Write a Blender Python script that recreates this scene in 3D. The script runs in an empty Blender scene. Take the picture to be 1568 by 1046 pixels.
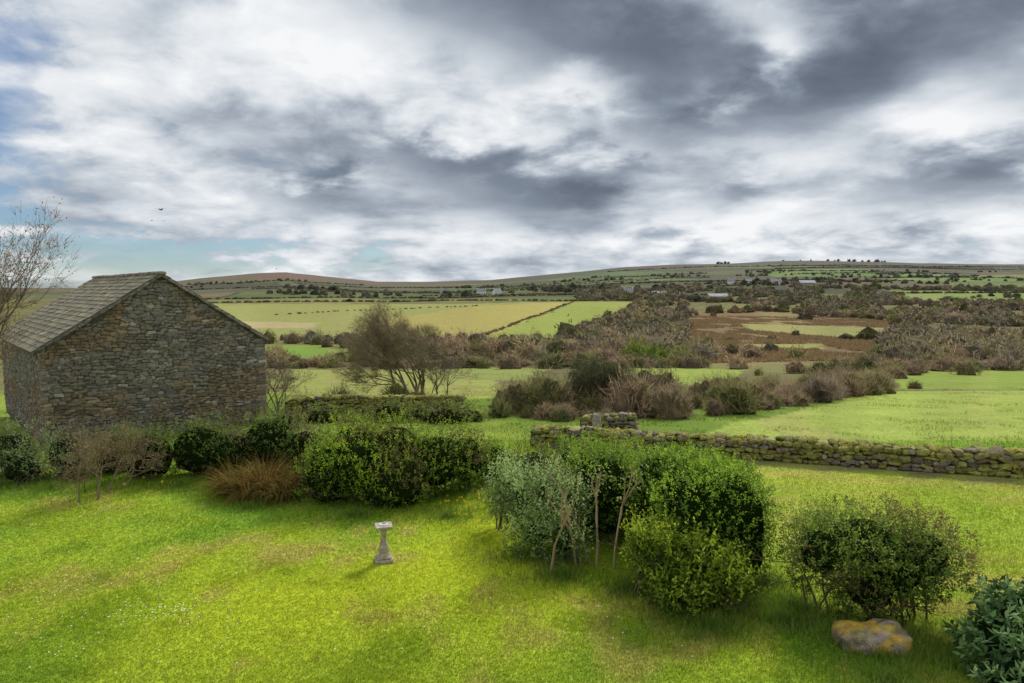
import bpy, bmesh, math, random
import numpy as np
rng = np.random.default_rng(11)
scene = bpy.context.scene
scene.view_settings.view_transform = 'Standard'
scene.view_settings.look = 'None'
scene.view_settings.exposure = 0

# ------------------------------------------------------------------ helpers
def hsh(ix, iy, s):
    h = (ix.astype(np.int64)*374761393 + iy.astype(np.int64)*668265263 + s*1442695041) & 0xffffffff
    h = ((h ^ (h >> 13))*1274126177) & 0xffffffff
    h = h ^ (h >> 16)
    return (h & 0xffff)/65535.0
def vn(x, y, s=0):
    x = np.asarray(x, float); y = np.asarray(y, float)
    ix = np.floor(x); iy = np.floor(y); fx = x-ix; fy = y-iy
    fx = fx*fx*(3-2*fx); fy = fy*fy*(3-2*fy)
    a = hsh(ix, iy, s); b = hsh(ix+1, iy, s); c = hsh(ix, iy+1, s); d = hsh(ix+1, iy+1, s)
    return (a*(1-fx)+b*fx)*(1-fy)+(c*(1-fx)+d*fx)*fy
def fbm(x, y, s=0, o=4):
    t = 0; a = .5; tot = 0
    for i in range(o):
        t = t+a*vn(x*2**i+i*17.3, y*2**i-i*9.1, s+i); tot += a; a *= .5
    return t/tot
def sstep(a, b, x):
    t = np.clip((x-a)/(b-a), 0, 1); return t*t*(3-2*t)
def unit(v):
    return v/np.maximum(np.linalg.norm(v, axis=-1, keepdims=True), 1e-9)
def rdir(n):
    return unit(rng.normal(size=(n, 3)))
def mixc(a, b, t):
    return np.asarray(a)*(1-t[..., None])+np.asarray(b)*t[..., None]

class Geo:
    def __init__(s): s.V = []; s.F = {}; s.C = []; s.n = 0
    def add(s, V, F, C):
        V = np.asarray(V, float).reshape(-1, 3); F = np.asarray(F, int)
        C = np.asarray(C, float)
        if C.ndim == 1: C = np.tile(C, (len(V), 1))
        s.V.append(V); s.C.append(C); s.F.setdefault(F.shape[1], []).append(F+s.n); s.n += len(V)
    def build(s, name, mat, parent=None, smooth=False):
        V = np.concatenate(s.V); C = np.concatenate(s.C)
        me = bpy.data.meshes.new(name)
        me.vertices.add(len(V)); me.vertices.foreach_set('co', V.ravel().astype(np.float32))
        loops = []; starts = []; off = 0
        for k, fl in s.F.items():
            f = np.concatenate(fl); loops.append(f.ravel())
            starts.append(off+np.arange(len(f))*k); off += f.size
        L = np.concatenate(loops); S = np.concatenate(starts)
        me.loops.add(len(L)); me.loops.foreach_set('vertex_index', L.astype(np.int32))
        me.polygons.add(len(S)); me.polygons.foreach_set('loop_start', S.astype(np.int32))
        me.update(calc_edges=True)
        a = me.color_attributes.new('col', 'FLOAT_COLOR', 'POINT')
        cc = np.ones((len(V), 4), np.float32); cc[:, :3] = np.clip(C, 0, 1)
        a.data.foreach_set('color', cc.ravel())
        me.polygons.foreach_set('use_smooth', np.full(len(S), smooth))
        me.materials.append(mat)
        o = bpy.data.objects.new(name, me); scene.collection.objects.link(o)
        if parent: o.parent = parent
        return o
def empty(name):
    o = bpy.data.objects.new(name, None); scene.collection.objects.link(o); return o

# ------------------------------------------------------------------ materials
def mat_attr(name, rough=.8, transl=0., spec=.3, nscale=0., namp=.0, bump=0., bscale=20., nscale2=0., namp2=0.):
    m = bpy.data.materials.new(name); m.use_nodes = True
    nt = m.node_tree; N = nt.nodes; K = nt.links; N.clear()
    out = N.new('ShaderNodeOutputMaterial'); b = N.new('ShaderNodeBsdfPrincipled')
    at = N.new('ShaderNodeAttribute'); at.attribute_name = 'col'
    b.inputs['Roughness'].default_value = rough
    b.inputs['Specular IOR Level'].default_value = spec
    col = at.outputs['Color']
    geo = N.new('ShaderNodeNewGeometry')
    for sc, am in ((nscale, namp), (nscale2, namp2)):
        if sc > 0:
            n = N.new('ShaderNodeTexNoise'); n.inputs['Scale'].default_value = sc
            n.inputs['Detail'].default_value = 4; n.inputs['Roughness'].default_value = .65
            K.new(geo.outputs['Position'], n.inputs['Vector'])
            mr = N.new('ShaderNodeMapRange'); mr.inputs['From Min'].default_value = .3; mr.inputs['From Max'].default_value = .7
            mr.inputs['To Min'].default_value = 1-am; mr.inputs['To Max'].default_value = 1+am
            K.new(n.outputs['Fac'], mr.inputs['Value'])
            v = N.new('ShaderNodeVectorMath'); v.operation = 'SCALE'
            K.new(col, v.inputs[0]); K.new(mr.outputs['Result'], v.inputs['Scale']); col = v.outputs[0]
    K.new(col, b.inputs['Base Color'])
    if bump > 0:
        n = N.new('ShaderNodeTexNoise'); n.inputs['Scale'].default_value = bscale; n.inputs['Detail'].default_value = 4
        K.new(geo.outputs['Position'], n.inputs['Vector'])
        bp = N.new('ShaderNodeBump'); bp.inputs['Strength'].default_value = bump; bp.inputs['Distance'].default_value = .05
        K.new(n.outputs['Fac'], bp.inputs['Height']); K.new(bp.outputs['Normal'], b.inputs['Normal'])
    if transl > 0:
        if spec < .2:
            N.remove(b); b = N.new('ShaderNodeBsdfDiffuse'); K.new(col, b.inputs['Color'])
        t = N.new('ShaderNodeBsdfTranslucent'); K.new(col, t.inputs['Color'])
        mx = N.new('ShaderNodeMixShader'); mx.inputs[0].default_value = transl
        K.new(b.outputs[0], mx.inputs[1]); K.new(t.outputs[0], mx.inputs[2]); K.new(mx.outputs[0], out.inputs[0])
    else:
        K.new(b.outputs[0], out.inputs[0])
    return m
M_leaf = mat_attr('leaf', .6, .42, .22)
M_grass = mat_attr('grass_blades', .7, .4, .1)
M_bark = mat_attr('bark', .9, 0, .1)
M_twig = mat_attr('scrub', .95, .3, .05)
M_stone = mat_attr('granite', .95, 0, .15, 9., .35, .6, 30., 60., .25)
M_ground = mat_attr('ground', 1., 0, .05, 7., .35, .5, 14., .35, .15)
M_paint = mat_attr('painted', .7, 0, .2, 3., .12)
M_slate = mat_attr('slate', .85, 0, .25, 2.5, .3, .3, 25., 20., .25)

# ------------------------------------------------------------------ terrain
PY = np.array([-100, 24, 30, 40, 60, 100, 150, 250, 400, 600.])
PZ = np.array([0, 0, -.3, -1.2, -3, -6, -9, -11, -9, -4.])
RB = (np.array([-400, 150, 270, 310, 400, 440, 500, 580, 650, 750, 850, 950, 1050, 1200, 1300, 1400, 1568, 1800.])-784)/1045
RV = np.array([441, 441, 431, 426, 418, 417, 424, 431, 432, 429, 420, 410, 405, 400, 400, 403, 405, 410.])
def H(x, y):
    x = np.asarray(x, float); y = np.asarray(y, float)
    z = np.interp(y, PY, PZ)
    b = x/np.maximum(y, 50)
    rz = 5.6+2600*(445-np.interp(b, RB, RV))/1045
    s = np.clip((y-600)/2000, 0, 1)
    far = -4+(rz+4)*(s**1.15)
    z = np.where(y > 600, far, z)
    z = np.where(y > 2600, rz-(y-2600)*.05, z)
    amp = np.clip((y-45)/400, 0, 1)*3.0
    z = z+amp*(fbm(x/90+5, y/120, 3, 3)-.5)*np.clip(1-(y-600)/1500, 0.3, 1)
    z = z+np.clip((y-700)/600, 0, 1)*7*(fbm(x/260, y/300, 33, 3)-.5)
    near = sstep(8, 26, y)*.12
    return z+near*(fbm(x/4, y/4, 9, 2)-.5)
def pip(x, y, poly):
    ins = np.zeros(x.shape, bool); n = len(poly)
    for i in range(n):
        x1, y1 = poly[i]; x2, y2 = poly[(i+1) % n]
        if y1 == y2: continue
        c = ((y1 > y) != (y2 > y)) & (x < (x2-x1)*(y-y1)/(y2-y1)+x1)
        ins ^= c
    return ins
def W(l): return [(b*d, d) for b, d in l]   # (bearing tangent, distance) -> metres
FIELDS = [
 (W([(-.60,225),(-.60,560),(-.06,540),(.09,610),(-.08,218)]), (.27,.28,.09)),
 (W([(-.24,330),(-.04,240),(.05,430),(.09,600),(-.05,500)]), (.34,.30,.09)),
 (W([(-.44,300),(-.30,290),(-.28,330),(-.44,350)]), (.38,.32,.16)),
 (W([(-.07,215),(.09,590),(.175,600),(.164,420),(.073,235)]), (.25,.29,.065)),
 (W([(-.62,200),(-.23,190),(-.24,128),(-.60,125)]), (.18,.27,.05)),
 (W([(-.33,98),(-.02,92),(-.03,48),(-.25,43),(-.33,60)]), (.27,.29,.08)),
 (W([(-.10,104),(.05,100),(.05,70),(-.10,70)]), (.22,.26,.07)),
 (W([(.12,102),(.34,100),(.30,63),(.13,63)]), (.24,.30,.06)),
 (W([(.28,27),(.57,54),(1.6,54),(2.2,20),(.25,20)]), (.28,.345,.07)),
 (W([(.56,98),(1.5,98),(1.5,57),(.57,57)]), (.21,.28,.05)),
 (W([(.22,300),(.26,420),(.38,450),(.56,350),(.53,130),(.28,118),(.24,190)]), (.19,.13,.07)),
 (W([(.34,195),(.46,195),(.44,172),(.34,180)]), (.25,.27,.08)),
 (W([(.33,330),(.55,300),(.53,240),(.45,250),(.35,280)]), (.26,.26,.09)),
 (W([(.55,820),(1.1,820),(1.1,590),(.60,620)]), (.19,.26,.06)),
 (W([(-.5,640),(0,650),(.0,600),(-.5,590)]), (.17,.18,.06)),
 (W([(.36,1700),(.52,1700),(.54,1350),(.38,1300)]), (.13,.21,.05)),
 (W([(.55,1500),(.8,1500),(.8,1150),(.56,1180)]), (.16,.23,.06)),
 (W([(.28,2200),(.40,2250),(.44,1950),(.28,1950)]), (.13,.155,.05)),
]
def lawn_col(x, y):
    n = fbm(x/1.7, y/1.7, 21, 4); n2 = fbm(x/5, y/5, 31, 3); n3 = fbm(x/.5, y/.5, 41, 3)
    c = mixc((.16,.285,.025), (.29,.385,.03), sstep(.33, .67, n))
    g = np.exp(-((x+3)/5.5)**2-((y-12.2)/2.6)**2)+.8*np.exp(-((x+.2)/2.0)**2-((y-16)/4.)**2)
    c = mixc(c, (.43,.49,.025), np.clip(g*.7, 0, .75))  # two pools of sunlight painted into the lawn colour
    c = mixc(c, (.38,.32,.08), sstep(.54, .70, n3*.45+fbm(x/2.2, y/1.6, 71, 3)*.55)*.75)
    c = mixc(c, (.15,.26,.025), sstep(.46, .68, n2)*.15)
    return c
def path_y(x): return np.interp(x, [0.7, 9, 15.5, 26], [24.3, 22.3, 20.3, 17.6])
def gcol(x, y):
    n = fbm(x/6, y/6, 5, 4); n2 = fbm(x/40, y/40, 6, 4)
    c = mixc((.13,.12,.055), (.21,.18,.075), sstep(.35, .65, n2))
    c = mixc(c, (.16,.20,.05), sstep(.5, .7, n)*.6)
    rough = mixc((.13,.20,.03), (.24,.30,.045), sstep(.35, .65, n))
    c = mixc(c, rough, 1-sstep(45, 60, y))
    X = x*.96+y*.28+25*np.sin(y/170); Y = -x*.22+y*.98+30*np.sin(x/260)
    cy = np.floor(Y/230); X = X+hsh(cy, cy*0, 3)*400
    cx = np.floor(X/250); r = hsh(cx, cy, 4); r2 = hsh(cx, cy, 8)
    pal = np.array([(.105,.10,.048), (.115,.16,.045), (.095,.09,.048), (.14,.155,.05), (.13,.10,.058), (.095,.115,.042)])
    pc = pal[(r*5.99).astype(int)]*(.85+.4*r2)[..., None]
    pc = pc*(.7+.6*fbm(x/60, y/90, 81, 4))[..., None]
    wob = 260*(fbm(x/300, y/300, 12)-.5)
    moor = sstep(1350, 1900, y+wob)*sstep(.02, -.12, x/np.maximum(y, 1))
    mo = mixc((.20,.105,.07), (.14,.125,.055), sstep(.35, .65, fbm(x/120, y/160, 91, 4)))
    pc = mixc(pc, mo, moor*.95)
    moor2 = sstep(1850, 2250, y+wob)
    mo2 = mixc((.135,.085,.055), (.105,.105,.05), sstep(.4, .6, fbm(x/160, y/120, 93, 4)))
    pc = mixc(pc, mo2, moor2*.9*(1-moor))
    ex = np.minimum(np.mod(X, 250), 250-np.mod(X, 250)); ey = np.minimum(np.mod(Y, 230), 230-np.mod(Y, 230))
    hd = 1-np.clip((np.minimum(ex/4, ey/7)-.6)/.6, 0, 1)
    pc = mixc(pc, (.05,.06,.035), hd*.8*(1-moor))
    c = mixc(c, pc, sstep(620, 680, y))
    for poly, fc in FIELDS:
        m = pip(x+(fbm(x/8, y/8, 2, 2)-.5)*np.clip(y*.03, .5, 10), y+(fbm(x/9, y/9, 7, 2)-.5)*np.clip(y*.04, .5, 14), poly)
        var = .78+.42*fbm(x/np.clip(y*.08, 1, 40), y/np.clip(y*.12, 2, 60), 14, 4)
        c2 = np.asarray(fc)*var[..., None]
        br = sstep(.5, .68, fbm(x/np.clip(y*.1, 3, 60)+9, y/np.clip(y*.16, 4, 80), 19, 4))
        c2 = mixc(c2, np.array([.30,.25,.10]), br*.4)
        c = np.where(m[..., None], c2, c)
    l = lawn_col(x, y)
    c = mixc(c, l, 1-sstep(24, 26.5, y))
    pad = (x > 5.2+.25*(y-12)*-1) & (y < path_y(x)) & (x > 1)
    st = .5+.5*np.sin((y+.25*x+.4*fbm(x/3, y/3, 3, 2))*4.2)
    pc2 = mixc(mixc((.23,.34,.03), (.35,.41,.045), fbm(x/2, y/2, 51, 3)), (.38,.33,.09), st*.75*sstep(.3, .6, fbm(x/3, y/3, 53, 2)))
    c = np.where(pad[..., None], pc2, c)
    d = np.abs(y-(path_y(x)-.75)+(fbm(x/1.2, y/1.2, 61, 2)-.5)*.8)
    c = mixc(c, (.19,.15,.09), (1-sstep(.15, .55, d))*(x > 3)*.85)
    c = mixc(c, (.12,.145,.165), np.clip((y-500)/2100, 0, 1)*.34)  # aerial haze painted in: colour shifts to blue-grey with distance
    return c
def terrain():
    wy = np.linspace(math.log(5), math.log(4600), 480); ys = np.exp(wy)-25
    bs = np.linspace(-1.35, 1.35, 720)
    Yg, Bg = np.meshgrid(ys, bs, indexing='ij'); Xg = Bg*(Yg+27)
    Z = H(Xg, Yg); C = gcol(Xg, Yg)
    V = np.stack([Xg, Yg, Z], -1).reshape(-1, 3)
    nr, nc = Yg.shape; i = np.arange(nr*nc).reshape(nr, nc)
    F = np.stack([i[:-1, :-1], i[:-1, 1:], i[1:, 1:], i[1:, :-1]], -1).reshape(-1, 4)
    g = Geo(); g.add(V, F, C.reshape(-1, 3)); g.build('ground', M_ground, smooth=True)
terrain()

# ------------------------------------------------------------------ primitives
def ico(level):
    bm = bmesh.new(); bmesh.ops.create_icosphere(bm, subdivisions=level, radius=1)
    V = np.array([v.co[:] for v in bm.verts]); F = np.array([[v.index for v in f.verts] for f in bm.faces]); bm.free(); return V, F
I1 = ico(1); I2 = ico(2); I3 = ico(3); I4 = ico(4)
def supr(V, p): return V/(np.abs(V)**p).sum(1, keepdims=True)**(1/p)
def stones(g, C, A, S, col, p=6, jit=.1):
    U, F = I2; U = supr(U, p); n = len(C); m = len(U)
    if A.ndim == 2: A = np.tile(A, (n, 1, 1))
    P = U[None]*S[:, None, :]*(1+rng.uniform(-jit, jit, (n, m, 1)))
    V = np.einsum('nmk,nkj->nmj', P, A)+C[:, None, :]
    Ff = (F[None]+(np.arange(n)*m)[:, None, None]).reshape(-1, 3)
    g.add(V.reshape(-1, 3), Ff, np.repeat(col, m, 0))
def leaves(g, P, D, L, Wd, C, flat=None):
    n = len(P); R = rdir(n)
    if flat is not None: R = unit(R*(1-flat)+np.array([0, 0, 1.])*flat*1.0)
    S = unit(np.cross(D, R)); L = np.asarray(L).reshape(-1, 1)*np.ones((n, 1)); Wd = np.asarray(Wd).reshape(-1, 1)*np.ones((n, 1))
    V = np.stack([P, P+D*L*.5+S*Wd*.5, P+D*L, P+D*L*.5-S*Wd*.5], 1).reshape(-1, 3)
    F = np.arange(n*4).reshape(-1, 4); g.add(V, F, np.repeat(C, 4, 0))
def tris(g, P, D, L, Wd, C, tipc=1.25):
    n = len(P); S = unit(np.cross(D, rdir(n))); L = np.asarray(L).reshape(-1, 1); Wd = np.asarray(Wd).reshape(-1, 1)
    V = np.stack([P-S*Wd*.5, P+S*Wd*.5, P+D*L], 1).reshape(-1, 3)
    CC = np.stack([C, C, C*tipc], 1).reshape(-1, 3)
    g.add(V, np.arange(n*3).reshape(-1, 3), CC)
def ribbons(g, P, D, L, Wd, C, droop=.6, seg=4):
    n = len(P); S = unit(np.cross(D, np.tile([0, 0, 1.], (n, 1)))+rng.normal(size=(n, 3))*.2)
    pts = [P]; d = D.copy(); L = np.asarray(L).reshape(-1, 1); Wd = np.asarray(Wd).reshape(-1, 1)
    for k in range(seg):
        pts.append(pts[-1]+d*L/seg); d = unit(d+np.array([0, 0, -1.])*droop/seg*(.6+.8*k/seg))
    rows = []
    for k, p in enumerate(pts):
        w = Wd*(1-k/(seg+.2))*.5; rows += [p-S*w, p+S*w]
    V = np.stack(rows, 1); m = 2*(seg+1)
    f = np.array([[2*k, 2*k+1, 2*k+3, 2*k+2] for k in range(seg)])
    F = (f[None]+(np.arange(n)*m)[:, None, None]).reshape(-1, 4)
    g.add(V.reshape(-1, 3), F, np.repeat(C, m, 0))
def tubes(g, S, C, k=4):
    A = np.array([s[0] for s in S]); B = np.array([s[1] for s in S]); ra = np.array([s[2] for s in S]); rb = np.array([s[3] for s in S])
    D = unit(B-A); R = np.where(np.abs(D[:, 2:3]) > .9, [[1., 0, 0]], [[0, 0, 1.]]); X = unit(np.cross(D, R)); Y = np.cross(D, X)
    th = np.arange(k)*2*math.pi/k
    ring = lambda P, r: P[:, None]+r[:, None, None]*(np.cos(th)[None, :, None]*X[:, None]+np.sin(th)[None, :, None]*Y[:, None])
    V = np.concatenate([ring(A, ra), ring(B, rb)], 1); n = len(A)
    f = np.array([[i, (i+1) % k, (i+1) % k+k, i+k] for i in range(k)])
    F = (f[None]+(np.arange(n)*2*k)[:, None, None]).reshape(-1, 4)
    C = np.asarray(C)
    if C.ndim == 1: C = np.tile(C, (n, 1))
    g.add(V.reshape(-1, 3), F, np.repeat(C, 2*k, 0))
R_ = random.Random(5); G_ = R_.gauss
def nrm3(a, b, c):
    l = math.sqrt(a*a+b*b+c*c) or 1; return (a/l, b/l, c/l)
def grow(S, T, p, d, L, r, depth, bend=.25, up=.1, wind=(0, 0, 0), spread=.7, shrink=.72, nb=(2, 3), side=.75):
    n = 3; pr = r; st = L/n
    for i in range(n):
        q = (p[0]+d[0]*st, p[1]+d[1]*st, p[2]+d[2]*st); r2 = pr*.86
        S.append((p, q, pr, r2)); p = q; pr = r2
        k = bend*.45
        d = nrm3(d[0]+G_(0, k)+wind[0]*.3, d[1]+G_(0, k)+wind[1]*.3, d[2]+G_(0, k)+up*.3+wind[2]*.3)
        if depth > 0 and i > 0 and R_.random() < side:
            dd = nrm3(d[0]+G_(0, spread), d[1]+G_(0, spread), d[2]+G_(0, spread))
            grow(S, T, p, dd, L*shrink*R_.uniform(.6, 1), pr*.6, depth-1, bend, up, wind, spread, shrink, nb, side)
    if depth > 0:
        for i in range(R_.randint(*nb)):
            s = spread*.75; dd = nrm3(d[0]+G_(0, s), d[1]+G_(0, s), d[2]+G_(0, s))
            grow(S, T, p, dd, L*shrink*R_.uniform(.75, 1.05), pr*.75, depth-1, bend, up, wind, spread, shrink, nb, side)
    else: T.append((p, d))

# ------------------------------------------------------------------ shrubs
def lump_pts(l, n, depth=.35):
    c = np.array(l[:3]); R = np.array(l[3:6]); p = l[6] if len(l) > 6 else 2.3
    d = rdir(n); s = supr(d, p); ph = c.sum()*3
    ds = 1+.10*np.sin(6*d[:, 0]+ph)*np.sin(5*d[:, 1]+ph*2)+.09*np.sin(11*d[:, 2]+9*d[:, 0]+ph)+.07*np.sin(17*d[:, 1]+13*d[:, 2])
    if p > 3: ds = 1+(ds-1)*.45
    q = 1-depth*rng.random(n)**2.2
    q = q+(rng.random(n) < .08)*rng.uniform(.02, .14, n)
    return c+s*R*(ds*q)[:, None], unit(s/R), q
def shrub(name, lumps, nspr, pal, leaf=.055, k=9, slen=.14, bright=1.5, wid=.5, depth=.35, upb=.6, core=.78, flat=.3, mat=None, whips=0):
    root = empty(name); g = Geo()
    area = np.array([l[3]*l[4]+l[4]*l[5]+l[3]*l[5] for l in lumps]); area = area/area.sum()
    for li, l in enumerate(lumps):
        n = int(nspr*area[li]); P, N, q = lump_pts(l, n, depth)
        keep = P[:, 2] > H(P[:, 0], P[:, 1])+.04
        for lj, m in enumerate(lumps):
            if lj != li:
                e = (np.abs((P-np.array(m[:3]))/np.array(m[3:6]))**2).sum(1)
                keep &= e > .45
        P = P[keep]; N = N[keep]; q = q[keep]; n = len(P)
        D = unit(N*.7+np.array([0, 0, upb])+rng.normal(size=(n, 3))*.4)
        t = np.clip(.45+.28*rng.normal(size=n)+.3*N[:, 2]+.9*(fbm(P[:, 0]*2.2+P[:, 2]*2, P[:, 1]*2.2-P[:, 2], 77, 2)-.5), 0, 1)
        t *= np.clip((q-(1-depth))/depth*1.2, .2, 1)  # inner leaves get darker colour, painting in the shade inside the shrub
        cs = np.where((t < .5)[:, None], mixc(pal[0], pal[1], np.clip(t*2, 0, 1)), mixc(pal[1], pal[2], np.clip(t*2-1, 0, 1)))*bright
        if len(pal) > 3:
            bt = fbm(P[:, 0]*1.3+P[:, 2]*2, P[:, 1]*1.3-P[:, 2]*1.5, 177, 3) > .60; cs[bt] = np.array(pal[3])*rng.uniform(.7, 1.3, (bt.sum(), 1))
        for j in range(k):
            f = (j+.5)/k*slen*rng.uniform(.6, 1.3, n)
            B = P+D*f[:, None]-D*slen*.5+rng.normal(size=(n, 3))*slen*.12
            LD = unit(D*.45+rdir(n)*.9)
            leaves(g, B, LD, leaf*rng.uniform(.7, 1.3, n), leaf*wid*rng.uniform(.8, 1.2, n), cs*rng.uniform(.75, 1.25, (n, 1)), flat)
    if whips:
        for l in lumps:
            P, N, q = lump_pts(l, whips, .05); kk = (N[:, 2] > .1); P = P[kk]; N = N[kk]; n = len(P)
            D = unit(N*.5+np.array([0, 0, 1.])+rng.normal(size=(n, 3))*.2); ll = rng.uniform(.12, .38, n)
            for j in range(9):
                B = P+D*(ll*(j/8.))[:, None]
                leaves(g, B, unit(D*.6+rdir(n)*.8), leaf*.9, leaf*wid*.9, np.tile(np.array(pal[2])*bright*.85, (n, 1))*rng.uniform(.7, 1.2, (n, 1)), flat)
    g.build('foliage', mat or M_leaf, root)
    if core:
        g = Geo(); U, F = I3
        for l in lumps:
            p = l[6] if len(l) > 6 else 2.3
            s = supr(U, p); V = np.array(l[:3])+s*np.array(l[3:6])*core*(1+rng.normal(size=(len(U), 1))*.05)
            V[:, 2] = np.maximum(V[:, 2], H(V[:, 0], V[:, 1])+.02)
            g.add(V, F, np.array(pal[0])*.5)  # solid dark blob added inside to block light and see-through, no twigs modelled
        g.build('dark_filler_core', M_twig, root)
    S = []; T = []
    for l in lumps:
        for i in range(4):
            b = np.array([l[0]+rng.normal()*l[3]*.25, l[1]+rng.normal()*l[4]*.2-.1, 0.]); b[2] = float(H(b[0], b[1]))-.03
            tgt = np.array([l[0], l[1], l[2]])+rng.normal(size=3)*np.array(l[3:6])*.4
            d = unit(tgt-b); grow(S, T, tuple(b), tuple(d), float(np.linalg.norm(tgt-b))*.55, .022, 2, .2, .1)
    g = Geo(); tubes(g, S, (.14,.11,.07)); g.build('branches', M_bark, root)
    return root

G_dark = [(.03,.05,.014), (.08,.125,.025), (.17,.23,.035), (.20,.155,.085)]
G_mid = [(.035,.06,.012), (.11,.18,.018), (.26,.355,.028), (.18,.16,.05)]
G_yel = [(.045,.08,.01), (.16,.22,.018), (.33,.40,.035)]
G_pale = [(.045,.08,.022), (.15,.225,.06), (.34,.42,.17)]
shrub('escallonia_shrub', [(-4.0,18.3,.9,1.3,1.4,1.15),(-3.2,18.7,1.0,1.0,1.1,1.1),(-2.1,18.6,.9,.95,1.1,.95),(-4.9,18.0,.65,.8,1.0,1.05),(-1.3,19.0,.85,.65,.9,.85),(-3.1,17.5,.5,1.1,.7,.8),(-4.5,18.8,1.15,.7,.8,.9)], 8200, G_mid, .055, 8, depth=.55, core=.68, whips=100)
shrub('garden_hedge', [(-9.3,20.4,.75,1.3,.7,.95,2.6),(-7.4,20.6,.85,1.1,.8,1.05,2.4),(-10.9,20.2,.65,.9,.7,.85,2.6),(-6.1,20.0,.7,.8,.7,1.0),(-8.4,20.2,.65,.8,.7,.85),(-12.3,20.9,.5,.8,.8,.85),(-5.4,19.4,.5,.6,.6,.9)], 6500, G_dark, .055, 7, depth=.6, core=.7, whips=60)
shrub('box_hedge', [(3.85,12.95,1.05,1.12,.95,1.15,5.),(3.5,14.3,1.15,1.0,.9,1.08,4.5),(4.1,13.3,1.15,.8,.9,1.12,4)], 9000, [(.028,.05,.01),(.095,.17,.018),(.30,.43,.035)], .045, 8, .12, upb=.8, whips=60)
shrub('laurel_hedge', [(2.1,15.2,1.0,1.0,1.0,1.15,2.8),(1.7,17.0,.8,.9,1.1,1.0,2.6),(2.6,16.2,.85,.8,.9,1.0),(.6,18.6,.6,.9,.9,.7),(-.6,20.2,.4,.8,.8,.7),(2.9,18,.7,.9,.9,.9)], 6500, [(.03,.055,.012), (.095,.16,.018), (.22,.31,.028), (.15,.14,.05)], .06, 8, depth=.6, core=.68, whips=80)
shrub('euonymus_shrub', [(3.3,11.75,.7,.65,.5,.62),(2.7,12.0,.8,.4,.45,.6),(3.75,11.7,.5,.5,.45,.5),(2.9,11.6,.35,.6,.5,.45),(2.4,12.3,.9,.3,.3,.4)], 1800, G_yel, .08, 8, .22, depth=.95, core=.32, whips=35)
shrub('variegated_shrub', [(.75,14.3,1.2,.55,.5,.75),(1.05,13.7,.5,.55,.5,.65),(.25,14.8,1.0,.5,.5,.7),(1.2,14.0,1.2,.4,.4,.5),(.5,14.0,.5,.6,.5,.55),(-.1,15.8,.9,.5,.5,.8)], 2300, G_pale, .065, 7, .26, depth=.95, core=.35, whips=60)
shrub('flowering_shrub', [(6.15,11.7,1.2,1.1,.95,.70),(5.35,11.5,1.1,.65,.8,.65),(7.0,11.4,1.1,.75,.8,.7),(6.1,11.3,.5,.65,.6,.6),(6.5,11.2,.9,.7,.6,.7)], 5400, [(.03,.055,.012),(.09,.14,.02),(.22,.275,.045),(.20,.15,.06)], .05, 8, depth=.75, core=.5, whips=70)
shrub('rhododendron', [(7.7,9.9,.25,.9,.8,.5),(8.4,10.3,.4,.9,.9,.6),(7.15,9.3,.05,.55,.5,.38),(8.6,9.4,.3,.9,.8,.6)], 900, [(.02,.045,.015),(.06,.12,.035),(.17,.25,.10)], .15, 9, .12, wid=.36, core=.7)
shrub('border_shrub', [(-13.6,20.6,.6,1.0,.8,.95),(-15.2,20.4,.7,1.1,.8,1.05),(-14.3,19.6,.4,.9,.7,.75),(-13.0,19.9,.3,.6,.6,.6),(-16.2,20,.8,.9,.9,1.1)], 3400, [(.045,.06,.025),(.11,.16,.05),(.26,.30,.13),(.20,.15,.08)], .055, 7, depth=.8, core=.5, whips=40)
shrub('ivy_mound', [(-5.6,30.5,-.2,1.1,.9,1.0),(-4.2,30.9,-.3,1.0,.8,.75),(-3.0,30.3,-.3,1.3,.9,.95),(-1.9,31.2,-.4,.9,.8,.8),(-8.6,30.5,-.3,1.2,.8,.8),(-7,30.2,-.4,.8,.7,.7),(-9.6,28.5,-.2,1.0,.8,.9)], 2800, [(.04,.05,.015),(.10,.13,.03),(.20,.24,.05),(.20,.16,.08)], .09, 6, .25, depth=.8, core=.6, whips=40)

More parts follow.
